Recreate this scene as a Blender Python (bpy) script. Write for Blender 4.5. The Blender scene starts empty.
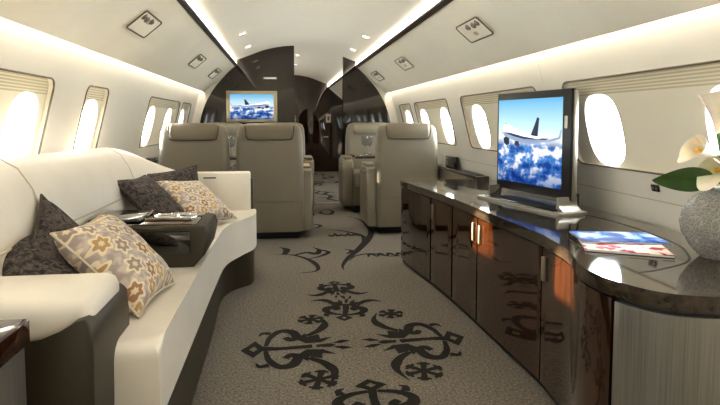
import bpy, bmesh, math, random
from mathutils import Vector, Matrix
from mathutils.geometry import tessellate_polygon
random.seed(4)
SC = bpy.context.scene
COL = SC.collection
PI = math.pi

# ------------------------------------------------------------------ camera
F, YAW, PITCH = 550.0, math.radians(8), math.radians(3.7)
cam_d = bpy.data.cameras.new('camera')
cam = bpy.data.objects.new('camera', cam_d)
COL.objects.link(cam)
cam.location = (-.18, 0, 1.045)
cam.rotation_euler = (PI / 2 - PITCH, 0, -YAW)
cam_d.sensor_width = 36
cam_d.lens = F / 720 * 36
cam_d.shift_y = -.0638
cam_d.shift_x = -.0006
cam_d.clip_start = .05
SC.camera = cam

# ------------------------------------------------------------------ materials
def srgb(r, g, b):
    f = lambda c: (c / 255 / 12.92) if c / 255 <= .04045 else ((c / 255 + .055) / 1.055) ** 2.4
    return (f(r), f(g), f(b), 1)

class N:
    """small node-tree helper"""
    def __init__(s, name):
        s.m = bpy.data.materials.new(name)
        s.m.use_nodes = True
        s.t = s.m.node_tree
        s.b = s.t.nodes['Principled BSDF']
    def n(s, typ, **kw):
        o = s.t.nodes.new(typ)
        for k, v in kw.items():
            if k.startswith('_'):
                setattr(o, k[1:], v)
            else:
                o.inputs[k.replace('0', ' ')].default_value = v
        return o
    def l(s, a, b): s.t.links.new(a, b)
    def p(s, **kw):
        for k, v in kw.items(): s.b.inputs[k.replace('0', ' ')].default_value = v
        return s
    def coord(s, scale=(1, 1, 1), rot=(0, 0, 0), kind='Object'):
        c = s.n('ShaderNodeTexCoord')
        mp = s.n('ShaderNodeMapping')
        mp.inputs['Scale'].default_value = scale
        mp.inputs['Rotation'].default_value = rot
        s.l(c.outputs[kind], mp.inputs['Vector'])
        return mp.outputs['Vector']
    def ramp(s, fac, stops, interp='LINEAR'):
        r = s.n('ShaderNodeValToRGB')
        r.color_ramp.interpolation = interp
        e = r.color_ramp.elements
        while len(e) < len(stops): e.new(.5)
        for i, (q, c) in enumerate(stops):
            e[i].position = q; e[i].color = c
        s.l(fac, r.inputs['Fac'])
        return r.outputs['Color']
    def bump(s, h, strength=.2, dist=.01):
        b = s.n('ShaderNodeBump', Strength=strength, Distance=dist)
        s.l(h, b.inputs['Height'])
        s.l(b.outputs['Normal'], s.b.inputs['Normal'])

def plain(name, c, rough=.5, metal=0, coat=0, var=.06, scale=6, bump=0, bscale=120):
    k = N(name)
    k.p(Roughness=rough, Metallic=metal, Coat0Weight=coat)
    v = k.coord()
    no = k.n('ShaderNodeTexNoise', Scale=scale, Detail=3)
    k.l(v, no.inputs['Vector'])
    d = tuple(x * (1 - var) for x in c[:3]) + (1,)
    e = tuple(min(1, x * (1 + var)) for x in c[:3]) + (1,)
    k.l(k.ramp(no.outputs['Fac'], [(.3, d), (.7, e)]), k.b.inputs['Base Color'])
    if bump:
        n2 = k.n('ShaderNodeTexNoise', Scale=bscale, Detail=2)
        k.l(v, n2.inputs['Vector'])
        k.bump(n2.outputs['Fac'], bump, .004)
    return k.m

def emit(name, c, st):
    k = N(name)
    k.p(Base0Color=c, Emission0Color=c, Emission0Strength=st)
    return k.m

def wood(name, a, b, rough=.12, coat=1.0, vertical=True):
    k = N(name)
    k.p(Roughness=rough, Coat0Weight=coat, Coat0Roughness=.04)
    v = k.coord((14, 14, .7) if vertical else (14, .7, 14))
    no = k.n('ShaderNodeTexNoise', Scale=3.2, Detail=5, Roughness=.65)
    k.l(v, no.inputs['Vector'])
    k.l(k.ramp(no.outputs['Fac'], [(.3, a), (.7, b)]), k.b.inputs['Base Color'])
    return k.m

M = {}
M['shell'] = plain('ivory_wall_panel', srgb(232, 226, 212), .55, var=.015, scale=2)
M['valance'] = plain('beige_overhead_panel', srgb(246, 238, 218), .6, var=.02, scale=3, bump=.05, bscale=300)
M['ceil'] = plain('ceiling_ivory', srgb(232, 225, 208), .55, var=.015, scale=2)
M['rail'] = plain('dark_bronze_rail', srgb(62, 54, 44), .4, .3)
M['groove'] = plain('bronze_gap', srgb(104, 94, 76), .6)
M['cream'] = plain('cream_leather', srgb(226, 219, 206), .42, var=.03, scale=5, bump=.08, bscale=220)
M['taupe'] = plain('taupe_leather', srgb(128, 119, 102), .45, var=.03, scale=5, bump=.06, bscale=260)
M['tauped'] = plain('taupe_leather_headrest', srgb(122, 112, 94), .45, var=.03, scale=5, bump=.06, bscale=260)
M['seam'] = plain('dark_piping', srgb(70, 58, 42), .6)
M['seamc'] = plain('cream_stitching', srgb(196, 184, 162), .6)
M['brown'] = plain('dark_olive_leather', srgb(56, 48, 33), .42, var=.08, scale=4, bump=.06, bscale=240)
M['black'] = plain('black_satin', srgb(14, 13, 12), .35)
M['gloss'] = plain('piano_black', srgb(12, 11, 10), .08, coat=1)
M['wood'] = wood('wenge_veneer', srgb(16, 8, 4), srgb(70, 38, 17), .05, .9)
M['woodtop'] = wood('wenge_top', srgb(44, 36, 28), srgb(76, 64, 50), .08, .9, False)
M['woodbulk'] = wood('wenge_bulkhead', srgb(24, 16, 11), srgb(46, 34, 25), .07, .6)
M['silver'] = plain('satin_silver', srgb(138, 130, 116), .4, .6)
M['chrome'] = plain('chrome', srgb(225, 225, 225), .08, 1)
M['frameb'] = plain('champagne_frame', srgb(196, 180, 146), .4, .2)
M['white'] = plain('white_plastic', srgb(235, 232, 225), .4)
M['glow'] = emit('downlight_lens', (1, .93, .8, 1), 12)
M['ledw'] = emit('led_strip_white', (1, .98, .96, 1), 13)
M['ledc'] = emit('led_strip_ceiling', (1, .98, .95, 1), 15)
M['green'] = plain('leaf_green', srgb(52, 84, 30), .4, var=.3, scale=14)
M['stem'] = plain('stem_green', srgb(70, 100, 40), .45, var=.2, scale=14)
M['petal'] = plain('calla_white', srgb(242, 234, 214), .45, var=.04, scale=10)
M['petal'].node_tree.nodes['Principled BSDF'].inputs['Subsurface Weight'].default_value = .15
M['spadix'] = plain('spadix_yellow', srgb(225, 180, 70), .6)
M['page'] = plain('paper', srgb(235, 232, 226), .6)

def brushed(name, c):
    k = N(name); k.p(Metallic=.65, Roughness=.36)
    v = k.coord((90, 90, 1.2))
    no = k.n('ShaderNodeTexNoise', Scale=3, Detail=4)
    k.l(v, no.inputs['Vector'])
    d = tuple(x * .72 for x in c[:3]) + (1,)
    k.l(k.ramp(no.outputs['Fac'], [(.3, d), (.7, c)]), k.b.inputs['Base Color'])
    return k.m
M['brushed'] = brushed('brushed_metal', srgb(150, 146, 138))

def carpet(name, a, b):
    k = N(name); k.p(Roughness=.95)
    v = k.coord()
    no = k.n('ShaderNodeTexNoise', Scale=95, Detail=4, Roughness=.8)
    k.l(v, no.inputs['Vector'])
    k.l(k.ramp(no.outputs['Fac'], [(.32, a), (.68, b)]), k.b.inputs['Base Color'])
    k.bump(no.outputs['Fac'], .5, .006)
    return k.m
M['carpet'] = carpet('grey_carpet', srgb(62, 57, 50), srgb(152, 143, 130))
M['carpetd'] = carpet('dark_carpet_pattern', srgb(14, 11, 7), srgb(36, 29, 20))

def pleat():
    k = N('pleated_shade'); k.p(Roughness=.7)
    v = k.coord()
    sx = k.n('ShaderNodeSeparateXYZ'); k.l(v, sx.inputs[0])
    w = k.n('ShaderNodeTexWave', Scale=24, Distortion=0, _bands_direction='Z')
    k.l(v, w.inputs['Vector'])
    gt = k.n('ShaderNodeMath', _operation='GREATER_THAN'); gt.inputs[1].default_value = 1.165
    k.l(sx.outputs['Z'], gt.inputs[0])
    mu = k.n('ShaderNodeMath', _operation='MULTIPLY')
    k.l(w.outputs['Fac'], mu.inputs[0]); k.l(gt.outputs[0], mu.inputs[1])
    k.l(k.ramp(mu.outputs[0], [(0, srgb(234, 226, 206)), (1, srgb(196, 182, 146))]), k.b.inputs['Base Color'])
    return k.m
M['shade'] = pleat()

def darkpillow():
    k = N('charcoal_textured_fabric'); k.p(Roughness=.9)
    v = k.coord()
    a = k.n('ShaderNodeTexNoise', Scale=45, Detail=4, Distortion=1.5); k.l(v, a.inputs['Vector'])
    k.l(k.ramp(a.outputs['Fac'], [(.38, srgb(34, 29, 28)), (.62, srgb(92, 82, 76))]), k.b.inputs['Base Color'])
    k.bump(a.outputs['Fac'], .5, .006)
    return k.m
M['pdark'] = darkpillow()

def patpillow():
    k = N('floral_patterned_fabric'); k.p(Roughness=.75)
    v = k.coord((1, 1, 0), (0, 0, .5))
    def mt(op, a, b=None):
        o = k.n('ShaderNodeMath', _operation=op)
        for q, x in enumerate((a, b)):
            if x is None: continue
            if isinstance(x, (int, float)): o.inputs[q].default_value = x
            else: k.l(x, o.inputs[q])
        return o.outputs[0]
    S = 13.5
    a = k.n('ShaderNodeTexVoronoi', Scale=S, Randomness=.3, _voronoi_dimensions='2D', _feature='F1')
    k.l(v, a.inputs['Vector'])
    sub = k.n('ShaderNodeVectorMath', _operation='SUBTRACT')
    k.l(v, sub.inputs[0]); k.l(a.outputs['Position'], sub.inputs[1])
    sx = k.n('ShaderNodeSeparateXYZ'); k.l(sub.outputs[0], sx.inputs[0])
    cs = mt('COSINE', mt('MULTIPLY', mt('ARCTAN2', sx.outputs[1], sx.outputs[0]), 6))
    d = mt('DIVIDE', a.outputs['Distance'], mt('ADD', mt('MULTIPLY', cs, .2), 1))      # petalled radius
    sp = k.n('ShaderNodeSeparateColor'); k.l(a.outputs['Color'], sp.inputs[0])
    core = k.ramp(sp.outputs[0], [(0, srgb(168, 138, 96)), (.35, srgb(148, 132, 122)), (.6, srgb(182, 154, 110)), (.8, srgb(150, 112, 88))], 'CONSTANT')
    nz = k.n('ShaderNodeTexNoise', Scale=40, Detail=2); k.l(v, nz.inputs['Vector'])
    base = k.ramp(nz.outputs['Fac'], [(.4, srgb(160, 146, 138)), (.6, srgb(190, 177, 166))])
    m1 = k.n('ShaderNodeMixRGB'); m1.inputs[2].default_value = srgb(214, 200, 170)
    k.l(base, m1.inputs[1]); k.l(k.ramp(d, [(.40, (1, 1, 1, 1)), (.43, (0, 0, 0, 1))]), m1.inputs[0])
    m2 = k.n('ShaderNodeMixRGB'); k.l(m1.outputs[0], m2.inputs[1]); k.l(core, m2.inputs[2])
    k.l(k.ramp(d, [(.28, (1, 1, 1, 1)), (.31, (0, 0, 0, 1))]), m2.inputs[0])
    m3 = k.n('ShaderNodeMixRGB'); m3.inputs[2].default_value = srgb(206, 190, 158)
    k.l(m2.outputs[0], m3.inputs[1]); k.l(k.ramp(d, [(.10, (1, 1, 1, 1)), (.13, (0, 0, 0, 1))]), m3.inputs[0])
    k.l(m3.outputs[0], k.b.inputs['Base Color'])
    return k.m
M['ppat'] = patpillow()

def skyscreen(name, h, st):
    """screen picture: blue sky above a sea of clouds, in the screen's own x/z"""
    k = N(name); k.p(Roughness=.3, Base0Color=(0, 0, 0, 1), Emission0Strength=st); k.b.inputs['Specular IOR Level'].default_value = .1
    v = k.coord((1 / h, 1 / h, 1 / h))
    sx = k.n('ShaderNodeSeparateXYZ'); k.l(v, sx.inputs[0])
    sky = k.ramp(sx.outputs['Z'], [(.45, srgb(228, 224, 214)), (.7, srgb(178, 210, 222)), (1, srgb(104, 168, 208))])
    mp = k.n('ShaderNodeMapping'); mp.inputs['Scale'].default_value = (2.6, 2.6, 4.2); k.l(v, mp.inputs[0])
    no = k.n('ShaderNodeTexNoise', Scale=1.6, Detail=6, Roughness=.6); k.l(mp.outputs[0], no.inputs['Vector'])
    cl = k.ramp(no.outputs['Fac'], [(.40, srgb(26, 70, 142)), (.5, srgb(84, 134, 190)), (.57, srgb(230, 224, 216)), (.8, srgb(250, 240, 226))])
    dk = k.n('ShaderNodeMixRGB', _blend_type='MULTIPLY'); dk.inputs[0].default_value = 1
    k.l(cl, dk.inputs[1]); k.l(k.ramp(sx.outputs['Z'], [(0, srgb(110, 140, 190)), (.3, (1, 1, 1, 1))]), dk.inputs[2])
    m = k.n('ShaderNodeMixRGB'); k.l(k.ramp(sx.outputs['Z'], [(.44, (0, 0, 0, 1)), (.54, (1, 1, 1, 1))]), m.inputs[0])
    k.l(dk.outputs[0], m.inputs[1]); k.l(sky, m.inputs[2])
    k.l(m.outputs[0], k.b.inputs['Emission Color'])
    return k.m

def crackle():
    k = N('crackled_glass'); k.p(Roughness=.12, Transmission0Weight=.6, IOR=1.2, Base0Color=srgb(214, 210, 202))
    v = k.coord()
    a = k.n('ShaderNodeTexVoronoi', Scale=75, _feature='DISTANCE_TO_EDGE'); k.l(v, a.inputs['Vector'])
    k.l(k.ramp(a.outputs['Distance'], [(.0, srgb(246, 244, 240)), (.1, srgb(196, 192, 184)), (.5, srgb(222, 219, 212))]), k.b.inputs['Base Color'])
    k.bump(a.outputs['Distance'], .8, .006)
    return k.m
M['crackle'] = crackle()
def glassm():
    k = N('clear_glass'); k.p(Roughness=.02, Transmission0Weight=1, IOR=1.25); return k.m
M['glass'] = glassm()

def magcover(name, stops, sc):
    k = N(name); k.p(Roughness=.5); k.b.inputs['Specular IOR Level'].default_value = .15
    v = k.coord()
    no = k.n('ShaderNodeTexNoise', Scale=sc, Detail=3, Distortion=.6); k.l(v, no.inputs['Vector'])
    k.l(k.ramp(no.outputs['Fac'], stops), k.b.inputs['Base Color'])
    return k.m
M['magblue'] = magcover('blue_cover', [(.36, srgb(14, 40, 112)), (.5, srgb(40, 90, 170)), (.56, srgb(150, 180, 212)), (.66, srgb(214, 216, 220))], 9)
M['magred'] = magcover('red_cover', [(.4, srgb(238, 234, 228)), (.52, srgb(236, 214, 206)), (.56, srgb(196, 48, 52)), (.66, srgb(110, 40, 50))], 16)

# ------------------------------------------------------------------ mesh helpers
def obj(name, bm, mat, parent=None, loc=None, smooth=38, rot=None):
    me = bpy.data.meshes.new(name)
    bmesh.ops.recalc_face_normals(bm, faces=bm.faces[:])
    bm.to_mesh(me); bm.free()
    for m in (mat if isinstance(mat, (list, tuple)) else [mat]):
        me.materials.append(M[m] if isinstance(m, str) else m)
    if smooth:
        me.shade_smooth()
        me.set_sharp_from_angle(angle=math.radians(smooth))
    o = bpy.data.objects.new(name, me)
    COL.objects.link(o)
    if parent: o.parent = parent
    if loc: o.location = loc
    if rot: o.rotation_euler = rot
    return o
def tag(o, label, cat, group=None):
    o['label'] = label; o['category'] = cat
    if group: o['group'] = group
    return o
def thing(name, label, cat, loc=(0, 0, 0), rz=0, group=None):
    o = bpy.data.objects.new(name, None); COL.objects.link(o)
    o.empty_display_size = .1
    o.location = loc; o.rotation_euler = (0, 0, rz)
    return tag(o, label, cat, group)
def struct(name, bm, mat, **k):
    o = obj(name, bm, mat, **k)
    if not o.parent: o['kind'] = 'structure'
    return o
def box(x0, x1, y0, y1, z0, z1, bev=0, seg=3, bm=None):
    t = bmesh.new()
    vs = [t.verts.new((x, y, z)) for x in (x0, x1) for y in (y0, y1) for z in (z0, z1)]
    for q in ((0, 1, 3, 2), (4, 6, 7, 5), (0, 4, 5, 1), (2, 3, 7, 6), (0, 2, 6, 4), (1, 5, 7, 3)):
        t.faces.new([vs[i] for i in q])
    if bev:
        bmesh.ops.bevel(t, geom=t.edges[:], offset=bev, segments=seg, affect='EDGES', profile=.5)
    return merge(bm, t)
def merge(bm, t):
    if bm is None: return t
    me = bpy.data.meshes.new('tmp'); t.to_mesh(me); t.free(); bm.from_mesh(me); bpy.data.meshes.remove(me)
    return bm
def prism(poly, z0, z1, bev=0, seg=3, bm=None, axis='z', bottom=False):
    """poly of (a,b) extruded along axis"""
    t = bmesh.new()
    f = {'z': lambda a, b, c: (a, b, c), 'y': lambda a, b, c: (a, c, b), 'x': lambda a, b, c: (c, a, b)}[axis]
    lo = [t.verts.new(f(a, b, z0)) for a, b in poly]
    hi = [t.verts.new(f(a, b, z1)) for a, b in poly]
    n = len(poly)
    fl, fh = t.faces.new(lo[::-1]), t.faces.new(hi)
    for i in range(n): t.faces.new([lo[i], lo[(i + 1) % n], hi[(i + 1) % n], hi[i]])
    if bev:
        ed = [e for e in t.edges if (e in fh.edges[:] or (bottom and e in fl.edges[:]))]
        bmesh.ops.bevel(t, geom=ed, offset=bev, segments=seg, affect='EDGES', profile=.5)
    return merge(bm, t)
def tube(pts, r, n=8, bm=None, close=False, rfn=None):
    t = bm or bmesh.new()
    P = [Vector(p) for p in pts]
    rings = []
    up = Vector((0, 0, 1))
    for i, p in enumerate(P):
        a = P[i - 1] if (i or close) else P[i]
        b = P[(i + 1) % len(P)] if (i < len(P) - 1 or close) else P[i]
        d = (b - a).normalized()
        u = d.cross(up)
        if u.length < 1e-3: u = d.cross(Vector((0, 1, 0)))
        u.normalize(); w = u.cross(d)
        rr = rfn(i / max(1, len(P) - 1)) if rfn else r
        rings.append([t.verts.new(p + (u * math.cos(k * 2 * PI / n) + w * math.sin(k * 2 * PI / n)) * rr) for k in range(n)])
    m = len(rings)
    for i in range(m if close else m - 1):
        A, B = rings[i], rings[(i + 1) % m]
        for k in range(n): t.faces.new([A[k], A[(k + 1) % n], B[(k + 1) % n], B[k]])
    if not close:
        t.faces.new(rings[0][::-1]); t.faces.new(rings[-1])
    return t
def lathe(prof, n=32, bm=None, c=(0, 0, 0)):
    t = bm or bmesh.new()
    R = []
    for r, z in prof:
        R.append([t.verts.new((c[0] + r * math.cos(k * 2 * PI / n), c[1] + r * math.sin(k * 2 * PI / n), c[2] + z)) for k in range(n)] if r > 1e-5 else [t.verts.new((c[0], c[1], c[2] + z))])
    for A, B in zip(R, R[1:]):
        for k in range(n):
            a, a2, b, b2 = A[k % len(A)], A[(k + 1) % len(A)], B[k % len(B)], B[(k + 1) % len(B)]
            q = []
            for v in (a, a2, b2, b):
                if v not in q: q.append(v)
            if len(q) > 2: t.faces.new(q)
    return t
def loft(secs, closed=True, cap=True, bm=None):
    t = bm or bmesh.new()
    R = [[t.verts.new(p) for p in s] for s in secs]
    n = len(R[0])
    for A, B in zip(R, R[1:]):
        for k in range(n if closed else n - 1): t.faces.new([A[k], A[(k + 1) % n], B[(k + 1) % n], B[k]])
    if cap and closed:
        t.faces.new(R[0][::-1]); t.faces.new(R[-1])
    return t
def rrect(x0, x1, y0, y1, r, n=6):
    out = []
    for cx, cy, a0 in ((x1 - r, y1 - r, 0), (x0 + r, y1 - r, PI / 2), (x0 + r, y0 + r, PI), (x1 - r, y0 + r, 1.5 * PI)):
        for k in range(n + 1):
            a = a0 + k * PI / 2 / n
            out.append((cx + r * math.cos(a), cy + r * math.sin(a)))
    return out
def sellipse(cx, cy, a, b, e=2.5, n=36):
    out = []
    for k in range(n):
        t = 2 * PI * k / n
        c, s = math.cos(t), math.sin(t)
        out.append((cx + a * math.copysign(abs(c) ** (2 / e), c), cy + b * math.copysign(abs(s) ** (2 / e), s)))
    return out
def spline(pts, m=8):
    """Catmull-Rom through points of any dimension"""
    P = [tuple(p) for p in pts]
    P = [tuple(2 * a - b for a, b in zip(P[0], P[1]))] + P + [tuple(2 * a - b for a, b in zip(P[-1], P[-2]))]
    out = []
    for i in range(1, len(P) - 2):
        for k in range(m):
            t = k / m
            out.append(tuple(.5 * (2 * b + (c - a) * t + (2 * a - 5 * b + 4 * c - d) * t * t + (3 * b - a - 3 * c + d) * t ** 3)
                             for a, b, c, d in zip(P[i - 1], P[i], P[i + 1], P[i + 2])))
    out.append(P[-2])
    return out
def holes(outer, inner, f, bm=None, mi=0):
    """flat polygon with holes; f maps 2-d to 3-d"""
    t = bm or bmesh.new()
    loops = [[Vector((a, b, 0)) for a, b in L] for L in [outer] + inner]
    tris = tessellate_polygon(loops)
    vs = [t.verts.new(f(v.x, v.y)) for L in loops for v in L]
    for a, b, c in tris:
        try: t.faces.new((vs[a], vs[b], vs[c])).material_index = mi
        except ValueError: pass
    return t
def copy_tree(o, parent=None):
    c = o.copy(); COL.objects.link(c)
    if parent: c.parent = parent
    for ch in list(o.children): copy_tree(ch, c)
    return c

# ------------------------------------------------------------------ cabin shell
YB, YF, YK = -2.6, 11.4, 6.957          # rear end, far end, first bulkhead
WX = lambda z: 1.54 - .25 * z            # the flat window band of each side wall
def sweep(prof, y0, y1, sgn=1, seg=1):
    return loft([[(sgn * x, y0 + (y1 - y0) * k / seg, z) for x, z in prof] for k in range(seg + 1)], closed=False)
CEIL = spline([(-.86, 1.775), (-.72, 1.80), (-.58, 1.852), (-.4, 1.92), (-.2, 1.964), (0, 1.98), (.2, 1.964), (.4, 1.92), (.58, 1.852), (.72, 1.80), (.86, 1.775)], 5)
struct('ceiling', sweep(CEIL, YB, YF), 'ceil')

# floor with its inlaid scroll pattern (second material of the same mesh)
fl = bmesh.new()
fl.faces.new([fl.verts.new(p) for p in ((-1.45, YB, 0), (1.45, YB, 0), (1.45, YF, 0), (-1.45, YF, 0))])
LV = [0]
def ribbon(pts, w, m=7, z=None):
    """flat stroke: pts are (x,y), w is (start, middle, end) half widths"""
    LV[0] += 1
    z = .0015 + (LV[0] % 9) * .00012
    C_ = spline(pts, m)
    L, R = [], []
    for i, p in enumerate(C_):
        a, b = C_[max(0, i - 1)], C_[min(len(C_) - 1, i + 1)]
        dx, dy = b[0] - a[0], b[1] - a[1]
        l = math.hypot(dx, dy) or 1
        t = i / (len(C_) - 1)
        h = w[0] + (w[1] - w[0]) * t * 2 if t < .5 else w[1] + (w[2] - w[1]) * (t * 2 - 1)
        L.append(fl.verts.new((p[0] - dy / l * h, p[1] + dx / l * h, z)))
        R.append(fl.verts.new((p[0] + dy / l * h, p[1] - dx / l * h, z)))
    for i in range(len(L) - 1):
        fl.faces.new([L[i], R[i], R[i + 1], L[i + 1]]).material_index = 1
def patch(poly, inner=[]):
    LV[0] += 1
    z = .0015 + (LV[0] % 9) * .00012
    holes(poly, inner, lambda a, b: (a, b, z), fl, 1)
def palmette(base, tip, wid, horns=True):
    bx, by = base; L = math.hypot(tip[0] - bx, tip[1] - by)
    ux, uy = (tip[0] - bx) / L, (tip[1] - by) / L
    T = lambda u, v: (bx + ux * u * L - uy * v * wid, by + uy * u * L + ux * v * wid)
    patch([T(.76, 0), T(.87, .22), T(1, 0.02), T(.87, -.22)], [[T(.835, 0), T(.875, .07), T(.92, 0), T(.875, -.07)]])
    ribbon([T(.8, 0), T(.6, .02), T(.3, 0)], (.02 * wid / .35, .016, .02))
    for s in (1, -1):
        ribbon([T(.76, s * .06), T(.72, s * .30), T(.62, s * .47), T(.50, s * .44), T(.45, s * .27), T(.51, s * .2), T(.57, s * .28)], (.01, .026, .016))
        ribbon([T(.72, s * .42), T(.80, s * .44), T(.84, s * .36)], (.018, .014, .002), 5)
        patch([T(.46, s * .22), T(.36, s * .38), T(.34, s * .27), T(.22, s * .33), T(.21, s * .2), T(.08, s * .24), T(.2, s * .1), T(.36, s * .08)])
        if horns:
            ribbon([T(.34, s * .3), T(.2, s * .46), T(.13, s * .68), T(.2, s * .95)], (.014, .024, .001))
            patch([T(.1, s * .05), T(0, s * .13), T(-.1, s * .1), T(-.0, s * .04)])
    patch([T(.26, .03), T(.12, .05), T(.06, 0), T(.12, -.05), T(.26, -.03)])
def snow(cx, cy, r, a0=0):
    for k in range(3):
        a = a0 + k * PI / 3
        c, s = math.cos(a) * r, math.sin(a) * r
        ribbon([(cx - c, cy - s), (cx - c * .5, cy - s * .5), (cx, cy), (cx + c * .5, cy + s * .5), (cx + c, cy + s)], (.016, .01, .016), 3)
        for q in (1, -1):
            e = (cx + q * c * .8, cy + q * s * .8)
            n_ = (-s * .35, c * .35)
            ribbon([(e[0] - n_[0], e[1] - n_[1]), e, (e[0] + n_[0], e[1] + n_[1])], (.006, .012, .006), 3)
def medallion(cx, cy):
    palmette((cx - .07, cy), (cx - .535, cy), .42)
    palmette((cx + .07, cy), (cx + .525, cy), .42)
    palmette((cx + .03, cy + .68), (cx - .03, cy + .30), .22)
    palmette((cx, cy - .78), (cx, cy - .36), .30)
    for sx_, sy_, r in ((-.2, .345, .07), (.235, .37, .07), (-.2, -.335, .085), (.24, -.32, .085)):
        snow(cx + sx_, cy + sy_, r, .3)
medallion(.155, 2.5)
palmette((.14, 3.2), (.14, 3.52), .2)
W1 = (.004, .022, .002)
ribbon([(-.25, 4.30), (-.12, 4.27), (0, 4.11), (.055, 3.92), (.038, 3.78), (-.1, 3.74)], W1)
ribbon([(-.1, 4.26), (.0, 4.33), (.07, 4.28), (.1, 4.40), (.06, 4.5)], (.012, .03, .006))
ribbon([(.0, 4.12), (.1, 4.2), (.17, 4.32), (.1, 4.42)], (.006, .02, .012))
ribbon([(-.18, 4.28), (-.16, 4.45), (-.22, 4.55)], (.02, .03, .002))
ribbon([(.232, 3.78), (.24, 3.9), (.303, 4.11), (.432, 4.41), (.60, 4.90), (.645, 5.28), (.614, 5.72), (.5, 5.95)], (.002, .034, .004), 8)
ribbon([(.50, 4.6), (.53, 4.85), (.48, 5.0), (.36, 5.16), (.23, 5.24)], (.024, .02, .003))
for k in range(5):
    x = .22 + k * .06
    ribbon([(x, 5.0 + (k % 2) * .06), (x + .03, 4.92), (x + .06, 5.0)], (.006, .022, .006), 4)
ribbon([(.3, 4.02), (.37, 4.17), (.5, 4.22), (.62, 4.13), (.74, 4.12)], (.003, .018, .006))
for k in range(4):
    x = .46 + k * .075
    ribbon([(x, 4.12), (x + .03, 4.22), (x + .07, 4.12)], (.005, .022, .005), 4)
ribbon([(.31, 4.25), (.36, 4.34), (.30, 4.42)], (.012, .02, .002))
ribbon([(.30, 6.5), (.38, 6.3), (.33, 6.1), (.23, 6.2), (.27, 6.35)], (.004, .03, .006))
ribbon([(.05, 6.4), (.14, 6.2), (.1, 5.95), (-.02, 5.8)], (.004, .025, .004))
ribbon([(.05, 5.6), (.18, 5.45), (.12, 5.3)], (.004, .022, .004))
for i in range(26):
    x, y, a = random.uniform(0, .6), random.uniform(7.15, 11), random.uniform(0, 6.28)
    ribbon([(x, y), (x + .15 * math.cos(a), y + .22 * math.sin(a)), (x + .2 * math.cos(a + .9), y + .35 * math.sin(a + .9)), (x + .1 * math.cos(a + 1.8), y + .4 * math.sin(a + 1.8))], (.006, .035, .006), 5)
# mirrored medallion just behind the viewer's feet keeps the carpet continuous
medallion(.155, .55)
struct('floor', fl, ['carpet', 'carpetd'], smooth=0)
struct('trim_1', box(-.04, .58, 6.94, 6.975, 0, .006), 'silver')

def rails(s):
    side = 'left' if s < 0 else 'right'
    # sloping overhead panel with its rail, LED troughs, side wall
    struct('trim_%d' % (2 if s < 0 else 3), sweep([(.88, 1.728), (.745, 1.730), (.745, 1.745), (.735, 1.746), (.729, 1.73), (.734, 1.722), (.752, 1.706)], YB, YF, s), 'rail')
    struct('trim_%d' % (4 if s < 0 else 5), sweep([(.748, 1.712), (.752, 1.706), (.756, 1.713), (.765, 1.714), (.86, 1.636), (1.0, 1.518), (1.125, 1.403), (1.132, 1.40), (1.136, 1.405), (1.14, 1.425), (1.14, 1.46)], YB, YF, s), 'valance')
    struct('trim_%d' % (6 if s < 0 else 7), sweep([(.80, 1.742), (.84, 1.742), (.84, 1.752), (.80, 1.752)], YB, YF, s), 'ledc')
    struct('trim_%d' % (8 if s < 0 else 9), sweep([(1.147, 1.452), (1.168, 1.452)], YB, YF, s), 'ledw')
    g = s * .001
    struct('trim_%d' % (10 if s < 0 else 11), loft([[(s * (WX(z) - .002), y, z) for z in (.712, .716)] for y in (YB, YF)], closed=False), 'seamc')
    for i, y in enumerate((2.85, ) if s > 0 else ()):
        struct('trim_20', loft([[(s * (WX(1.27) - .002 + d), yy, z) for d, z in ((-.047, 1.43), (-.031, 1.38), (-.0162, 1.325), (0, 1.27), (.005, 1.25))] for yy in (y, y + .003)], closed=False), 'seamc')

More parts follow.
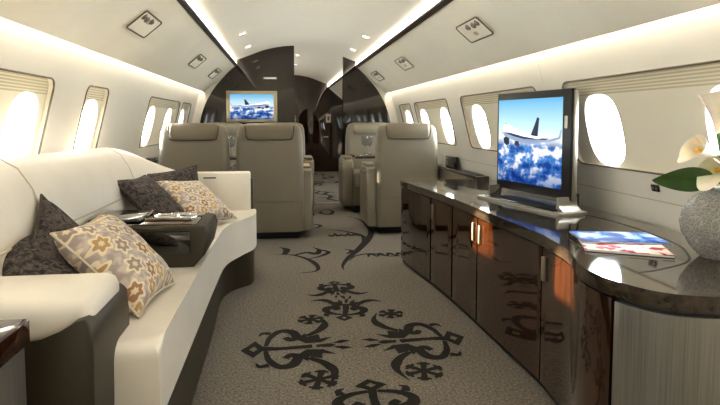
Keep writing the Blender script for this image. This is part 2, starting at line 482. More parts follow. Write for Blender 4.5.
WP = {1: [((1.2, 2.66), (1.62, 2.40)), ((2.95, 4.29), (3.22, 4.02)), ((4.66, 5.86), (4.90, 5.64)), ((6.05, 6.62), (6.36,))],
      -1: [((1.2, 2.76), (1.75, 2.57)), ((3.19, 3.57), (3.385,)), ((4.62, 5.92), (4.88, 5.60)), ((6.06, 6.62), (6.31,))]}
for s in (1, -1):                       # the rear of the cabin, behind the camera, has the same windows
    WP[s] = [((-.9, .75), (-.5, .33)), ((-2.4, -1.2), (-2.1, -1.5))] + WP[s] + [((7.6, 8.9), (7.9, 8.6))]
WN = [0]
def side_wall(s):
    bm = bmesh.new()
    rr = [rrect(a, b, .83, 1.24, .05, 5) for (a, b), _ in WP[s]]
    holes([(YB, .70), (YF, .70), (YF, 1.27), (YB, 1.27)], rr, lambda y, z: (s * WX(z), y, z), bm)
    for prof in (spline([(1.135, 1.472), (1.162, 1.462), (1.178, 1.43), (1.194, 1.38), (1.2085, 1.325), (WX(1.27), 1.27)], 5),
                 [(WX(.70), .70), (WX(.6), .60), (1.40, .52), (1.38, .3), (1.33, .12), (1.30, -.01)]):
        loft([[(s * x, y, z) for x, z in prof] for y in (YB, YF)], closed=False, bm=bm)
    struct('wall_left' if s < 0 else 'wall_right', bm, 'shell')
    for ((a, b), cs), R in zip(WP[s], rr):
        WN[0] += 1
        D = .022
        ov = [sellipse(c, 1.003, .142, .168, 2.7) for c in cs]
        bm = bmesh.new()
        holes(R, ov, lambda y, z: (s * (WX(z) + D), y, z), bm)
        w = struct('window_%d' % WN[0], bm, 'shade', smooth=0)
        rim = loft([[(s * (WX(z) + d), y, z) for y, z in R + R[:1]] for d in (-.001, D + .001)], closed=False)
        obj('rim', rim, 'shell', w)
        top = [(s * (WX(z) - .001), y, z) for y, z in R]
        obj('frame', tube(top, .0045, 6, close=True), 'groove', w)
        for c in cs:
            secs = [[(s * (WX(1.003) + (WX(z) - WX(1.003)) * f + D + d), y, z) for y, z in sellipse(c, 1.003, .142 * q, .168 * q, 2.7)] for d, q, f in ((0, 1, 1), (.012, .96, 1), (.07, .86, .9))]
            obj('reveal', loft([x + x[:1] for x in secs], closed=False), 'white', w)
rails(1); rails(-1); side_wall(1); side_wall(-1)

# bulkheads
ARCH = spline([(.78, 1.70), (.88, 1.60), (.985, 1.48), (1.07, 1.35), (1.13, 1.225), (1.175, 1.08), (1.20, .9), (1.21, .6), (1.21, 0)], 4)
def half_profile():
    c = [p for p in CEIL if p[0] >= 0]
    return c[:-4] + [(.73, 1.797), (.735, 1.735)] + ARCH
def bulk(y0, y1, xa, xb, bm=None):
    H = half_profile()
    full = [(-x, z) for x, z in H[::-1]] + H[1:]
    pts = []
    for (x0, z0), (x1, z1) in zip(full, full[1:]):
        if xa <= x0 <= xb: pts.append((x0, z0))
        for xc in (xa, xb):
            if x0 < xc < x1: pts.append((xc, z0 + (z1 - z0) * (xc - x0) / (x1 - x0)))
    if xb >= full[-1][0]: pts.append(full[-1])
    if pts[0][1] > 0: pts = [(pts[0][0], 0)] + pts
    if pts[-1][1] > 0: pts.append((pts[-1][0], 0))
    return prism(pts, y0, y1, bm=bm, axis='y')
BL = struct('wall_forward_left', bulk(YK, YK + .08, -2, -.036), 'woodbulk')
BR = struct('wall_forward_right', bulk(YK, YK + .08, .576, 2), 'woodbulk')
for s, nm in ((-1, 'trim_12'), (1, 'trim_13')):
    bm = prism([(s * x, z) for x, z in [(.735, 1.735)] + ARCH + [(1.29, 0), (1.385, .5), (1.34, .8), (1.235, 1.22), (1.175, 1.44), (1.13, 1.402)]], YK - .012, YK + .09, axis='y')
    struct(nm, bm, 'shell')
struct('wall_far', bulk(YF - .06, YF, -2, 2), 'woodbulk')
for s, nm in ((-1, 'trim_16'), (1, 'trim_17')):
    struct(nm, prism([(s * x, z) for x, z in [(.735, 1.735)] + ARCH + [(1.4, 0), (1.38, .6), (1.24, 1.2), (1.17, 1.47), (1.13, 1.402)]], YF - .06, YF, axis='y'), 'woodbulk')
dr = struct('door_1', box(.14, .78, YF - .09, YF - .062, .02, 1.72, .006), 'wood')
obj('door_handle', box(.64, .74, YF - .125, YF - .09, .70, .735, .01), 'chrome', dr)
struct('wall_rear', bulk(YB, YB + .05, -2, 2), 'shell')
for s, nm in ((-1, 'trim_14'), (1, 'trim_15')):
    struct(nm, prism([(s * x, z) for x, z in [(.735, 1.735)] + ARCH + [(1.4, 0), (1.38, .6), (1.24, 1.2), (1.17, 1.47), (1.13, 1.402)]], YB, YB + .05, axis='y'), 'shell')

# ------------------------------------------------------------------ overhead service panels and downlights
SL = math.atan2(1.735 - 1.40, 1.13 - .735)
def psu(s, y, label):
    t = thing('service_panel', label, 'service panel', (s * .925, y, 1.5745 - .0015), 0, 'reading light panels in the sloping overhead panels')
    t.rotation_euler = (0, s * SL, 0)
    R = rrect(-.068, .068, -.18, .18, .02, 4)
    obj('plate', prism(R, -.006, .004), 'frameb' if 0 else 'valance', t)
    obj('frame', tube([(a, b, -.006) for a, b in R], .0045, 6, close=True), 'groove', t)
    bm = lathe([(.0, -.016), (.014, -.016), (.02, -.008), (.022, -.004)], 16, c=(-s * .03, -.06, 0))
    obj('reading_light', bm, 'silver', t)
    obj('air_nozzle', lathe([(.0, -.012), (.01, -.02), (.018, -.01), (.022, -.004)], 16, c=(-s * .035, .02, 0)), 'silver', t)
    obj('air_nozzle', lathe([(.0, -.012), (.01, -.02), (.018, -.01), (.022, -.004)], 16, c=(-s * .035, -.125, 0)), 'silver', t)
    obj('call_button', box(.01, .035, -.02, .03, -.009, -.004, .002, 1), 'frameb', t)
for s, L in ((-1, ((3.18, 'nearest reading light panel in the left overhead, large square outline'), (5.05, 'middle reading light panel of the left overhead row'), (6.3, 'small farthest reading light panel in the left overhead, by the dark bulkhead'))),
             (1, ((3.11, 'nearest reading light panel in the right overhead, large square outline'), (4.98, 'middle reading light panel of the right overhead row'), (6.40, 'small farthest reading light panel in the right overhead, by the dark bulkhead')))):
    for y, lb in L: psu(s, y, lb)
def ceil_z(x):
    for (x0, z0), (x1, z1) in zip(CEIL, CEIL[1:]):
        if x0 <= x <= x1: return z0 + (z1 - z0) * (x - x0) / (x1 - x0)
for x, y, lb in ((-.55, 5.3, 'ceiling downlight at front left, the nearer of the left pair'), (-.55, 6.2, 'ceiling downlight at left nearest the dark bulkhead'),
                 (.6, 5.2, 'ceiling downlight at front right, the nearer of the right pair'), (.6, 6.15, 'ceiling downlight at right nearest the dark bulkhead'),
                 (.03, 7.9, 'nearer ceiling downlight seen through the doorway'), (.03, 9.2, 'farther ceiling downlight seen through the doorway'),
                 (-.55, 3.4, 'ceiling downlight at left above the sofa'), (.6, 3.4, 'ceiling downlight at right above the cabinet'),
                 (-.55, 1.2, 'ceiling downlight at left overhead the viewer'), (.6, 1.2, 'ceiling downlight at right overhead the viewer')):
    z = ceil_z(x)
    t = thing('ceiling_light', lb, 'ceiling light', (x, y, z - .003), 0, 'round downlights in the ceiling')
    t.rotation_euler = (0, .39 * 2 * x * .8, 0)
    obj('bezel', lathe([(.026, -.002), (.03, -.006), (.038, -.004), (.04, .003)], 20), 'frameb', t)
    obj('lens', lathe([(0, -.003), (.027, -.003)], 20), 'glow', t)

# ------------------------------------------------------------------ sofa
sofa = thing('sofa', 'long cream leather sofa with dark olive base along the left windows', 'sofa', (0, 0, 0))
front = spline([(-.515, 1.50), (-.515, 2.0), (-.515, 2.7), (-.505, 3.1), (-.44, 3.32), (-.37, 3.5), (-.36, 3.66), (-.375, 3.78)], 6)
seat_poly = [(-1.33, 1.50)] + front + [(-.5, 3.80), (-.7, 3.98), (-1.33, 3.98)]
obj('seat_cushion', prism(seat_poly, .235, .452, .05, 4, bottom=True), 'cream', sofa)
bfront = spline([(-.525, 1.52), (-.525, 2.0), (-.53, 2.7), (-.545, 3.2), (-.50, 3.40), (-.40, 3.52), (-.375, 3.62), (-.385, 3.74)], 6)
obj('base', prism([(-1.31, 1.52)] + bfront + [(-.5, 3.78), (-1.31, 3.78)], 0, .26, .01), 'brown', sofa)
# backrest swept along the wall and round the far corner
path = spline([(-1.13, 1.38, .925, 1), (-1.13, 1.9, .925, 1), (-1.13, 2.5, .915, 1), (-1.13, 3.1, .905, 1), (-1.12, 3.5, .865, .97), (-1.05, 3.78, .785, .85), (-.92, 3.90, .715, .65), (-.80, 3.92, .69, .5)], 6)
secs = []
for i, (x, y, h, k) in enumerate(path):
    a, b = path[max(0, i - 1)], path[min(len(path) - 1, i + 1)]
    dx, dy = b[0] - a[0], b[1] - a[1]; l = math.hypot(dx, dy); nx, ny = dy / l, -dx / l     # to the seat side
    prof = [(.14, .40), (.155, .52), (.15, .60), (.135, h - .2), (.105, h - .11), (.06, h - .04), (.0, h - .004), (-.06, h - .02), (-.1, h - .07), (-.11, .7 if h > .8 else h - .1), (-.14, .40)]
    zs = lambda z: .40 + (z - .40)
    secs.append([(x + nx * d * k, y + ny * d * k, max(.40, zs(z))) for d, z in prof])
back = loft(secs)
bo = obj('backrest', back, 'cream', sofa, smooth=60)
def back_pt(i, j): return secs[i][j]
obj('seam', tube([tuple(Vector(secs[i][2]) * .5 + Vector(secs[i][3]) * .5 + Vector((.001, 0, 0))) for i in range(3, 26)], .004, 5), 'seamc', bo)
for i in (7, 19):
    obj('seam', tube([secs[i][j] for j in range(1, 8)], .0035, 5), 'seamc', bo)
# near arm
arm = obj('armrest', box(-1.33, -.64, 1.365, 1.63, .50, .622, .035, 4), 'cream', sofa)
sh = [(-1.34, .04), (-.70, .04), (-.65, .13), (-.632, .3), (-.629, .5), (-.633, .562), (-.648, .578), (-.668, .574), (-.70, .548), (-.75, .528), (-.82, .522), (-1.34, .522)]
obj('arm_shell', prism(sh, 1.345, 1.65, .005, 2, axis='y', bottom=True), 'brown', sofa)
# far end panel
ep = obj('end_panel', box(-.785, -.40, 3.70, 3.78, .42, .708, .014, 3), 'cream', sofa)
obj('pull_slot', box(-.70, -.62, 3.696, 3.704, .668, .676), 'seam', ep)
obj('end_shell', box(-.80, -.385, 3.775, 3.83, .05, .66, .012), 'brown', sofa)

# console tray on the seat
con = thing('console_box', 'dark olive leather console with glossy wood tray lying across the sofa seat', 'console', (0, 0, .452))
cp = [(-1.0, 0), (-.545, 0), (-.50, .05), (-.482, .13), (-.495, .165), (-.525, .172), (-1.0, .172)]
obj('body', prism(cp, 2.27, 2.60, .012, 3, axis='y', bottom=True), 'brown', con)
obj('front_panel', box(-.97, -.555, 2.263, 2.272, .058, .15, .004, 2), 'gloss', con)
tr = obj('tray', box(-.97, -.53, 2.285, 2.585, .168, .178, .004, 2), 'wood', con)
obj('tray_lid', box(-.96, -.76, 2.31, 2.57, .177, .196, .008, 3), 'gloss', con)
for cx in (-.69, -.60):
    h = obj('cup_holder', lathe([(.0, .179), (.038, .179), (.04, .186), (.044, .188), (.047, .184), (.048, .178)], 28, c=(cx, 2.45, 0)), 'chrome', con)
    obj('cup_well', lathe([(0, .1805), (.037, .1805)], 24, c=(cx, 2.45, 0)), 'black', h)
obj('tray_divider', tube([(-.75, 2.36, .183), (-.68, 2.375, .185), (-.56, 2.35, .183)], .007, 6), 'silver', con)

# pillows
def pillow_bm(w, h, t, n=22, pin=.1):
    bm = bmesh.new()
    G = {}
    for sd in (1, -1):
        for i in range(n + 1):
            for j in range(n + 1):
                u, v = -1 + 2 * i / n, -1 + 2 * j / n
                e = (i in (0, n)) or (j in (0, n))
                if e and sd < 0: G[sd, i, j] = G[1, i, j]; continue
                cu, cv = 1 - pin * (1 - v * v) * u * u, 1 - pin * (1 - u * u) * v * v
                th = t * ((1 - u ** 4) * (1 - v ** 4)) ** .6 * (.85 + .15 * math.cos(u * 2.5) * math.cos(v * 2.5))
                wr = .004 * math.sin(9 * u + 4 * v) * (1 - u * u) * (1 - v * v)
                G[sd, i, j] = bm.verts.new((u * w / 2 * cu * (1 if not e else 1), v * h / 2 * cv, sd * (th / 2 + wr * .6)))
        for i in range(n):
            for j in range(n):
                q = [G[sd, i, j], G[sd, i + 1, j], G[sd, i + 1, j + 1], G[sd, i, j + 1]]
                bm.faces.new(q if sd > 0 else q[::-1])
    edge = [G[1, i, 0].co.copy() for i in range(n)] + [G[1, n, j].co.copy() for j in range(n)] + [G[1, i, n].co.copy() for i in range(n, 0, -1)] + [G[1, 0, j].co.copy() for j in range(n, 0, -1)]
    return bm, edge
def pillow(c, ex, ez, size, t, mat, label, grp='throw pillows on the sofa'):
    """ex: direction of local x, ez: facing direction"""
    ez = Vector(ez).normalized(); ex = Vector(ex); ex = (ex - ez * ex.dot(ez)).normalized(); ey = ez.cross(ex)
    bm, edge = pillow_bm(size[0], size[1], t)
    o = obj('pillow', bm, mat, smooth=180)
    o.matrix_world = Matrix.Translation(c) @ Matrix((ex, ey, ez)).transposed().to_4x4()
    tag(o, label, 'pillow', grp)
    obj('piping', tube(edge, .0045, 5, close=True), 'seam' if mat == 'pdark' else 'seamc', o)
    return o
def pillow3(A, B, D, t, mat, label, w=None, h=None, shift=(0, 0, 0)):
    """from three corners: A-B one edge, A-D the next; faces along (B-A)x(D-A)"""
    A, B, D = Vector(A), Vector(B), Vector(D)
    e1, e2 = B - A, D - A
    ez = e1.cross(e2)
    return pillow((B + D) / 2 + Vector(shift), e1, ez, (w or e1.length * 1.08, h or e2.length * 1.08), t, mat, label)
pillow3((-.835, 1.715, .69), (-.605, 1.69, .455), (-.83, 2.03, .72), .17, 'ppat', 'beige floral patterned pillow leaning beside the near armrest', shift=(0, .01, 0))
pillow3((-.985, 1.97, .76), (-.93, 1.68, .575), (-.84, 2.2, .55), .12, 'pdark', 'charcoal pillow standing on its corner, pointed tip up, against the sofa back near the armrest')
pillow3((-1.02, 1.74, .675), (-.78, 1.70, .575), (-.96, 1.98, .70), .15, 'pdark', 'charcoal pillow slumped flat right behind the near armrest', .40, .28, (-.05, -.05, -.062))
pillow3((-1.03, 2.90, .755), (-.77, 2.82, .50), (-.92, 3.16, .72), .12, 'pdark', 'charcoal pillow leaning upright just behind the console tray')
pillow3((-1.06, 3.50, .765), (-.98, 3.42, .50), (-.74, 3.64, .69), .11, 'pdark', 'charcoal pillow farthest back, tucked into the far corner of the sofa')
pillow3((-.868, 3.17, .675), (-.64, 2.98, .49), (-.73, 3.48, .69), .13, 'ppat', 'beige floral patterned pillow leaning on the white far end panel')

# small end cabinet, bottom left
cab = thing('end_cabinet', 'brushed metal end cabinet with dark wood top beside the near sofa arm', 'cabinet', (0, 0, 0))
cpoly = lambda g: [(-1.33, 1.05 + g), (-.83 - g * .3, 1.05 + g), (-.76 - g, 1.075 + g), (-.735 - g, 1.13), (-.735 - g, 1.27), (-1.33, 1.27)]
obj('body', prism(cpoly(.012), 0, .56), 'brushed', cab)
obj('top', prism(cpoly(0), .56, .615, .008, 3), 'wood', cab)

# ------------------------------------------------------------------ credenza
FR = [(.66, 3.965), (.70, 3.955), (.722, 3.85), (.735, 3.6), (.758, 3.18), (.785, 2.40), (.80, 2.05), (.79, 1.86), (.765, 1.70), (.71, 1.54), (.698, 1.45), (.71, 1.37), (.77, 1.255), (.89, 1.20), (1.1, 1.175), (1.37, 1.17)]
FR = [(.675, 3.965), (.69, 3.7), (.735, 3.3), (.765, 2.9), (.785, 2.40), (.80, 2.05), (.79, 1.86), (.765, 1.70), (.71, 1.54), (.698, 1.45), (.71, 1.37), (.77, 1.255), (.89, 1.20), (1.1, 1.175), (1.36, 1.17)]
FC = spline(FR, 8)
def off(C_, d):
    out = []
    for i, p in enumerate(C_):
        a, b = C_[max(0, i - 1)], C_[min(len(C_) - 1, i + 1)]
        dx, dy = b[0] - a[0], b[1] - a[1]; l = math.hypot(dx, dy)
        out.append((p[0] - dy / l * d, p[1] + dx / l * d))       # +d goes inside (toward +x while y falls)
    return out
def clipY(C_, y0, y1):
    return [p for p in C_ if y0 <= p[1] <= y1]
cred = thing('credenza', 'long glossy dark wood credenza with curved front under the right windows', 'credenza', (0, 0, 0))
FI = off(FC, .022)
body = FI + [(1.36, 3.965)]
obj('carcass', prism(body, 0, .567), 'black', cred)
top = obj('worktop', prism(FC + [(1.372, 3.965)], .567, .61, .007, 3, bottom=True), 'woodtop', cred)
arc = spline([(1.20, 2.42), (1.236, 2.2), (1.233, 1.98), (1.20, 1.76), (1.137, 1.624), (1.053, 1.519), (.902, 1.448), (.816, 1.428)], 8)
bm = bmesh.new()
for sgn in (0,):
    A = off(arc, .004); B = off(arc, -.004)
    va = [bm.verts.new((x, y, .6106)) for x, y in A]; vb = [bm.verts.new((x, y, .6106)) for x, y in B]
    for i in range(len(va) - 1): bm.faces.new([va[i], va[i + 1], vb[i + 1], vb[i]])
obj('inlay_line', bm, 'black', top)
def slab(C_, z0, z1, d0, d1):
    return prism(off(C_, d0) + off(C_, d1)[::-1], z0, z1, .0025, 2, bottom=True)
FD = spline(FR, 40)
doors = [(3.342, 3.96, None), (2.99, 3.338, 3.30), (2.628, 2.986, 2.668), (1.978, 2.624, 2.585), (1.375, 1.974, 1.947)]
for y0, y1, hy in doors:
    seg = clipY(FD, y0, y1); seg = seg[::4] + ([seg[-1]] if (len(seg) - 1) % 4 else [])
    d = obj('door', slab(seg, .03, .558, .006, .024), 'wood', cred)
    if hy:
        x = min(clipY(FD, hy - .02, hy + .02))[0]
        obj('handle', box(x - .006, x + .008, hy - .010, hy + .010, .435, .53, .005, 3), 'silver', d)
seg = [p for p in FD if p[1] < 1.369][::4]
obj('end_panel', slab(seg, 0, .552, .006, .022), 'brushed', cred)

# side ledges along the walls
for s, y0, y1, lb, nm in ((1, 3.99, 6.9, 'dark wood side ledge along the right wall beside the seats', 'R'), (-1, 4.2, 6.9, 'dark wood side ledge along the left wall beside the seats', 'L')):
    t = thing('side_ledge', lb, 'ledge', (0, 0, 0))
    xa = 1.27 if s > 0 else 1.25
    obj('body', box(min(s * xa, s * 1.37), max(s * xa, s * 1.37), y0, y1, 0, .60), 'taupe', t)
    obj('ledge_top', box(min(s * (xa - .0), s * 1.372), max(s * (xa - .0), s * 1.372), y0, y1, .60, .625, .005, 2), 'woodtop', t)
    obj('stowage_lid', box(min(s * (xa + .015), s * 1.35), max(s * (xa + .015), s * 1.35), y0 + .06, y0 + .5, .625, .632), 'black', t)
    obj('control_panel', box(min(s * (xa + .03), s * 1.345), max(s * (xa + .03), s * 1.345), y0 + .66, y0 + .95, .625, .73, .01, 2), 'gloss', t)

# ------------------------------------------------------------------ TV on the credenza
def plane_polys(bm, polys, w, h, y):
    for n_, (mi, pts) in enumerate(polys):
        f = bm.faces.new([bm.verts.new(((u - .5) * w, y - .0003 * n_, v * h)) for u, v in pts])
        f.material_index = mi
PW = emit('jet_white', srgb(214, 220, 230), 1.0)
PD = emit('jet_navy', srgb(30, 36, 58), .9)
PG = emit('jet_grey', srgb(120, 132, 160), .9)
JET = [(2, [(.07, .60), (.14, .72), (.22, .66), (.45, .58), (.74, .545), (.82, .545), (.70, .50), (.5, .48), (.28, .52), (.12, .56)]),
       (1, [(.08, .60), (.10, .69), (.16, .71), (.26, .665), (.46, .60), (.76, .558), (.66, .535), (.42, .56), (.2, .60)]),
       (3, [(.08, .60), (.12, .55), (.3, .50), (.52, .465), (.72, .50), (.5, .52), (.28, .555), (.14, .59)]),
       (2, [(.55, .575), (.645, .785), (.675, .775), (.655, .565)]),
       (3, [(.36, .53), (.80, .53), (.955, .565), (.985, .66), (.995, .63), (.975, .55), (.82, .505), (.48, .485)]),
       (2, [(.10, .53), (.14, .55), (.2, .53), (.2, .46), (.15, .44), (.11, .47)]),
       (2, [(.3, .50), (.36, .50), (.38, .45), (.33, .43), (.29, .46)])]
def jet_screen(w, h, name, st, mirror=False):
    bm = bmesh.new()
    bm.faces.new([bm.verts.new(((u - .5) * w, 0, v * h)) for u, v in ((0, 0), (1, 0), (1, 1), (0, 1))])
    J = [(mi, [((1 - u) if mirror else u, v) for u, v in P]) for mi, P in JET]
    plane_polys(bm, J, w, h, -.0006)
    return bm, [skyscreen(name, h, st), PW, PD, PG]
tv = thing('television', 'black framed television showing a jet above clouds, on the credenza', 'television', (1.105, 2.70, .61), math.atan2(-.6, .13))
def scr(parent, bm, mats, loc):
    o = obj('screen', bm, mats, parent, smooth=0); o.location = loc
    return o
obj('frame', box(-.307, .288, -.012, .022, .05, .588, .006, 2), 'black', tv)
obj('side_edge', box(.286, .296, .0, .026, .055, .583, .004, 2), 'silver', tv)
bm, ms = jet_screen(.525, .445, 'tv_picture', 1.15)
scr(tv, bm, ms, (-.029, -.0135, .105))
obj('sensor_tab', box(.246, .266, -.016, -.011, .40, .46, .003, 2), 'white', tv)
# stand: black curved apron between two flared silver cheeks on a silver plate
ap = spline([(.03, .09), (-.0, .08), (-.012, .06), (-.05, .03), (-.10, .018)], 6)
obj('apron', prism([(a, b) for a, b in ap] + [(-.10, .008), (.05, .008), (.05, .09)], -.285, .285, axis='x'), 'gloss', tv)
for sx_ in (-1, 1):
    ck = spline([(.286, .075), (.288, .055), (.297, .032), (.325, .012)], 6)
    pr = [(sx_ * a, b) for a, b in ck] + [(sx_ * .34, .006), (sx_ * .275, .006), (sx_ * .275, .075)]
    obj('cheek', prism(pr, -.075, .035, axis='y'), 'silver', tv)
obj('base_plate', prism(rrect(-.35, .35, -.125, .06, .03, 4), 0, .012, .004, 2), 'silver', tv)

# bulkhead screen
bt = thing('wall_screen', 'wall screen in pale frame on the dark left bulkhead, showing a jet', 'screen', (-.557, 6.955, 1.03))
obj('frame', box(-.31, .31, -.035, .0, 0, .385, .008, 2), 'frameb', bt)
bm, ms = jet_screen(.53, .31, 'bulkhead_picture', 1.0, True)
scr(bt, bm, ms, (0, -.0365, .036))
t = thing('sign_plate', 'small lit silver plate high on the left bulkhead above the wall screen', 'sign plate', (-.335, 6.955, 1.575))
obj('plate', box(-.085, .085, -.012, 0, -.016, .016, .003, 2), 'silver', t)
obj('lens', box(-.075, .075, -.014, -.011, -.009, .009), 'white', t)
t = thing('light_switch', 'white switch plate on the far dark wall beyond the doorway', 'switch', (.745, YF - .062, 1.10))
obj('plate', box(-.05, .05, -.03, 0, -.09, .09, .004, 2), 'white', t)
obj('rocker', box(-.02, .02, -.036, -.028, -.04, .04, .003, 2), 'silver', t)
t = thing('call_panel', 'small pale call panel on the left bulkhead edge beside the doorway', 'panel', (-.036, 6.995, 1.06))
obj('plate', box(-.004, .012, -.025, .025, -.06, .06, .003, 2), 'silver', t)
obj('button', box(.011, .016, -.012, .012, -.01, .014, .002, 1), 'white', t)
t = thing('wall_socket', 'small black twin socket on the right wall under the windows, by the flowers', 'socket', (WX(.768) - .001, 2.073, .768))
t.rotation_euler = (0, .245, 0)
t.rotation_euler = (0, -.245, 0)
obj('plate', box(-.006, .004, -.024, .024, -.015, .015, .004, 2), 'gloss', t)
for y in (-.011, .011): obj('port', box(-.0075, -.005, y - .006, y + .006, -.006, .006), 'silver', t)

# ------------------------------------------------------------------ seats
def make_seat(al, ar):
    r = thing('cabin_seat', '', 'seat', (0, 0, 0), 0, 'taupe leather cabin seats')
    def sect(z, hw, y0, y1, rr=.07): return [(x, y, z) for x, y in rrect(-hw, hw, y0, y1, rr, 5)]
    S = [(.07, .285, .0, .15), (.2, .29, -.005, .16), (.6, .292, -.01, .16), (.85, .287, -.008, .15), (.95, .278, .0, .14), (.995, .262, .014, .125), (1.014, .235, .035, .105), (1.02, .2, .05, .09)]
    obj('backrest', loft([sect(z, h, a, b, min(.055, (b - a) / 2 - .002)) for z, h, a, b in S]), 'taupe', r, smooth=60)
    H = [(.885, .19, -.014, .165), (.90, .2, -.016, .17), (.96, .206, -.012, .165), (1.0, .205, .004, .145), (1.022, .198, .03, .115), (1.027, .19, .05, .095)]
    hd = obj('headrest', loft([sect(z, h, a, b, min(.03, (b - a) / 2 - .002)) for z, h, a, b in H]), 'tauped', r, smooth=60)
    pl = spline([(-.207, -.008, 1.0), (-.205, -.017, .95), (-.195, -.0185, .905), (-.17, -.0165, .885), (0, -.0165, .882), (.17, -.0165, .885), (.195, -.0185, .905), (.205, -.017, .95), (.207, -.008, 1.0)], 5)
    obj('piping', tube(pl, .0045, 5), 'seam', hd)
    obj('seat_cushion', box(-.25, .25, .12, .62, .30, .47, .04, 4), 'taupe', r)
    obj('seat_frame', box(-.25, .25, .10, .56, .08, .32, .02), 'taupe', r)
    for s in (-1, 1):
        x0, x1 = sorted((s * .25, s * (al if s < 0 else ar)))
        P = [(.05, .07), (.50, .07), (.545, .2), (.55, .5), (.52, .585), (.45, .62), (.2, .625), (.09, .60), (.05, .5)]
        a = obj('armrest', prism(P, x0, x1, .025, 3, axis='x', bottom=True), 'taupe', r)
        obj('arm_pad', box(x0 + .012, x1 - .012, .16, .50, .612, .64, .012, 3), 'tauped', a)
        xs = s * ((al if s < 0 else ar) + .001)
        obj('seam', tube([(xs, .08, .57), (xs, .25, .545), (xs, .5, .55)], .004, 5), 'seam', a)
    obj('plinth', box(-.24, .24, .08, .50, 0, .09), 'black', r)
    obj('seam', tube([(-.28, -.012, .34), (0, -.0125, .34), (.28, -.012, .34)], .002, 4), 'tauped', r)
    return r
protos = {'narrow': make_seat(.31, .31), 'right': make_seat(.31, .375), 'left': make_seat(.375, .31)}
seats = [(-.935, 4.83, 0, 'narrow', 'taupe leather seat at the left wall, back toward the viewer, just past the sofa end'),
         (-.295, 4.83, 0, 'right', 'taupe leather seat on the left of the aisle, back toward the viewer'),
         (.955, 4.93, 0, 'left', 'taupe leather seat on the right, back toward the viewer, behind the credenza'),
         (.86, 6.72, PI, 'right', 'taupe leather seat on the right by the bulkhead, facing the viewer across the table'),
         (-.90, 6.72, PI, 'narrow', 'taupe leather seat at the left wall below the wall screen, facing the viewer'),
         (-.21, 6.72, PI, 'left', 'taupe leather aisle seat at the left bulkhead, facing the viewer, mostly hidden')]
done = set()
for x, y, a, k, lb in seats:
    o = copy_tree(protos[k]) if k in done else protos[k]
    done.add(k)
    o.location = (x, y, 0); o.rotation_euler = (0, 0, a); o['label'] = lb

# tables between the facing seats
def table(x0, x1, lb):
    t = thing('fold_out_table', lb, 'table', ((x0 + x1) / 2, 5.78, 0), 0)
    w = (x1 - x0) / 2
    obj('tabletop', prism(rrect(-w, w, -.22, .22, .04, 4), .66, .685, .006, 2, bottom=True), 'woodtop', t)
    obj('leg', box(-.05, .05, -.03, .03, .02, .66, .008), 'silver', t)
    obj('base', box(-.12, .12, -.08, .08, 0, .02, .006), 'silver', t)
table(.55, 1.25, 'dark wood fold-out table between the right facing seats')
table(-1.22, .0, 'dark wood fold-out table between the left facing seats')
def glass(x, y, lb):
    t = thing('wine_glass', lb, 'glass', (x, y, .685), 0, 'wine glasses on the tables')
    pr = [(0, .0), (.032, .001), (.03, .004), (.006, .01), (.0045, .05), (.005, .09), (.02, .105), (.034, .13), (.037, .16), (.032, .2), (.0305, .2), (.035, .16), (.032, .132), (.018, .108), (0, .1)]
    obj('bowl', lathe(pr, 20), 'glass', t)
glass(.66, 5.66, 'clear wine glass on the right table, nearer the aisle')
glass(.73, 5.80, 'clear wine glass on the right table, farther behind')
glass(-.70, 5.70, 'clear wine glass on the left table, seen between two seats')

# ------------------------------------------------------------------ magazines, vase, flowers
def magazine(quad, z, th, mat, label):
    t = thing('magazine', label, 'magazine', (quad[0][0], quad[0][1], z), 0, 'magazines on the credenza')
    q = [(x - quad[0][0], y - quad[0][1]) for x, y in quad]
    c = (sum(a for a, b in q) / 4, sum(b for a, b in q) / 4)
    qi = [(c[0] + (a - c[0]) * .985, c[1] + (b - c[1]) * .985) for a, b in q]
    obj('pages', prism(qi, .001, th - .001), 'page', t)
    obj('cover', prism(q, th - .001, th + .0004), mat, t)
    obj('back_cover', prism(q, 0, .001), 'black', t)
magazine([(.90, 1.90), (.815, 1.69), (1.045, 1.56), (1.13, 1.76)], .611, .008, 'magred', 'red and white magazine lying under the blue one on the credenza')
magazine([(.895, 1.945), (.855, 1.765), (1.135, 1.70), (1.17, 1.875)], .620, .007, 'magblue', 'blue and white magazine lying on top of the red one')

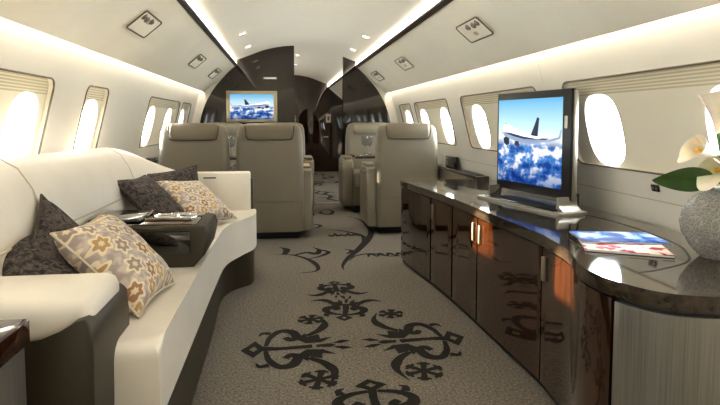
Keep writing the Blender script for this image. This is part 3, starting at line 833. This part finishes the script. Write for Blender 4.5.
vx, vy = 1.19, 1.55
vase = lathe([(0, .004), (.05, .0), (.058, .004), (.085, .035), (.108, .075), (.115, .11), (.108, .148), (.085, .185), (.062, .203), (.055, .212), (.06, .222), (.054, .222), (.048, .212), (.056, .2), (.078, .18), (.1, .145), (.107, .11), (.1, .078), (.078, .042), (.0, .02)], 48)
o = obj('vase', vase, 'crackle', loc=(vx, vy, .611), smooth=80)
tag(o, 'round crackled glass vase holding white flowers at the credenza end', 'vase')
def calla(rim_c, axis, L, R, label, tipdir, stem_pts):
    """spathe: rolled funnel along axis, opening at rim_c, pointed tip toward tipdir"""
    t = thing('calla_lily', label, 'flower', (vx, vy, .63), 0, 'calla lilies in the vase')
    O = Vector((vx, vy, .63))
    ax = Vector(axis).normalized(); td = Vector(tipdir); td = (td - ax * td.dot(ax)).normalized(); sd = ax.cross(td)
    base = Vector(rim_c) - ax * L
    n, m = 28, 14
    secs = []
    for i in range(m + 1):
        u = i / m
        row = []
        for k in range(n + 1):
            ph = -PI + 2 * PI * k / n
            tip = max(0, math.cos(ph)) ** 3
            r = R * (.12 + .88 * u ** 1.5) * (1 + .14 * (k / n - .5))
            hgt = L * u * (1 - .22 * (1 - math.cos(ph)) / 2 + .32 * tip * u)
            fl_ = 1 + (.35 * tip * u ** 4)
            row.append(tuple(base + ax * hgt + (td * math.cos(ph) + sd * math.sin(ph)) * r * fl_ - O))
        secs.append(row)
    obj('spathe', loft(secs, closed=False), 'petal', t, smooth=80)
    sp = [base + ax * (L * (.15 + .6 * k / 6)) - O for k in range(7)]
    obj('spadix', tube(sp, .007, 8, rfn=lambda q: .008 * (1 - .4 * q)), 'spadix', t)
    pts = spline([tuple(Vector(p) - O) for p in stem_pts] + [tuple(base + ax * .012 - O)], 6)
    obj('stem', tube(pts, .006, 8), 'stem', t)
calla((1.175, 1.55, 1.155), (-.02, -.1, 1), .15, .06, 'tall upright calla lily standing highest in the vase', (.3, -.5, .1), [(vx + .01, vy, .69), (vx + .012, vy, .85)])
calla((1.055, 1.53, .965), (-1, -.2, .28), .12, .045, 'calla lily bending left, the upper of the two low ones', (-.2, -.4, -1), [(vx - .01, vy + .01, .69), (vx + .005, vy, .84), (vx + .02, vy, .92)])
calla((1.08, 1.48, .895), (-1, -.35, -.05), .11, .042, 'lowest calla lily, bending left just above the leaf', (-.3, -.2, -1), [(vx - .01, vy - .015, .69), (vx + .02, vy - .01, .82), (vx + .03, vy - .005, .88)])
def leaf(p0, p1, p2, w, label):
    t = thing('calla_leaf', label, 'leaf', (vx, vy, .63))
    O = Vector((vx, vy, .63))
    C_ = spline([p0, p1, p2], 10)
    d = (Vector(p2) - Vector(p0)).normalized()
    sd = d.cross(Vector((.3, .9, .35))).normalized()
    nn = sd.cross(d).normalized()
    secs = []
    for i, p in enumerate(C_):
        u = i / (len(C_) - 1)
        h = w * math.sin(PI * min(1, u * .93 + .07) ** .75) ** .8 if u < 1 else 0
        secs.append([tuple(Vector(p) + sd * h * q + nn * (-.25 * abs(q) * h) - O) for q in (-1, -.6, -.2, 0, .2, .6, 1)])
    obj('blade', loft(secs, closed=False), 'green', t, smooth=80)
    obj('stem', tube(spline([(vx - .015 - O.x, vy - O.y, .69 - O.z), (vx - .03 - O.x, vy - O.y, .82 - O.z), tuple(Vector(p0) - O)], 6), .005, 6), 'stem', t)
leaf((1.12, 1.52, .865), (1.02, 1.52, .872), (.925, 1.52, .866), .042, 'broad green leaf reaching left out of the vase')

# ------------------------------------------------------------------ light
w = bpy.data.worlds.new('sky'); SC.world = w; w.use_nodes = True
bg = w.node_tree.nodes['Background']
bg.inputs['Color'].default_value = (.80, .90, 1, 1)
bg.inputs['Strength'].default_value = 20.0
sd = bpy.data.lights.new('sun', 'SUN'); sd.energy = 32; sd.color = (1, .86, .66); sd.angle = math.radians(1.2)
so = bpy.data.objects.new('sun', sd); COL.objects.link(so)
so.rotation_euler = Vector((2.06, -.79, -.53)).to_track_quat('-Z', 'Y').to_euler()
def spot(x, y, e, ang=100):
    d = bpy.data.lights.new('downlight_beam', 'SPOT'); d.energy = e; d.spot_size = math.radians(ang); d.spot_blend = .8
    d.color = (1, .92, .8); d.shadow_soft_size = .04
    o = bpy.data.objects.new('downlight_beam', d); COL.objects.link(o); o.location = (x, y, ceil_z(x) - .02)
for y in (1.2, 3.4, 5.25, 6.15):
    for x in (-.55, .6): spot(x, y, 14)
for y in (7.9, 9.2): spot(.03, y, 8)

SC.view_settings.view_transform = 'Standard'
SC.view_settings.look = 'None'
SC.view_settings.exposure = .42
SC.view_settings.gamma = .86
SC.cycles.max_bounces = 8
SC.cycles.diffuse_bounces = 5
SC.cycles.glossy_bounces = 4
SC.cycles.sample_clamp_indirect = 6
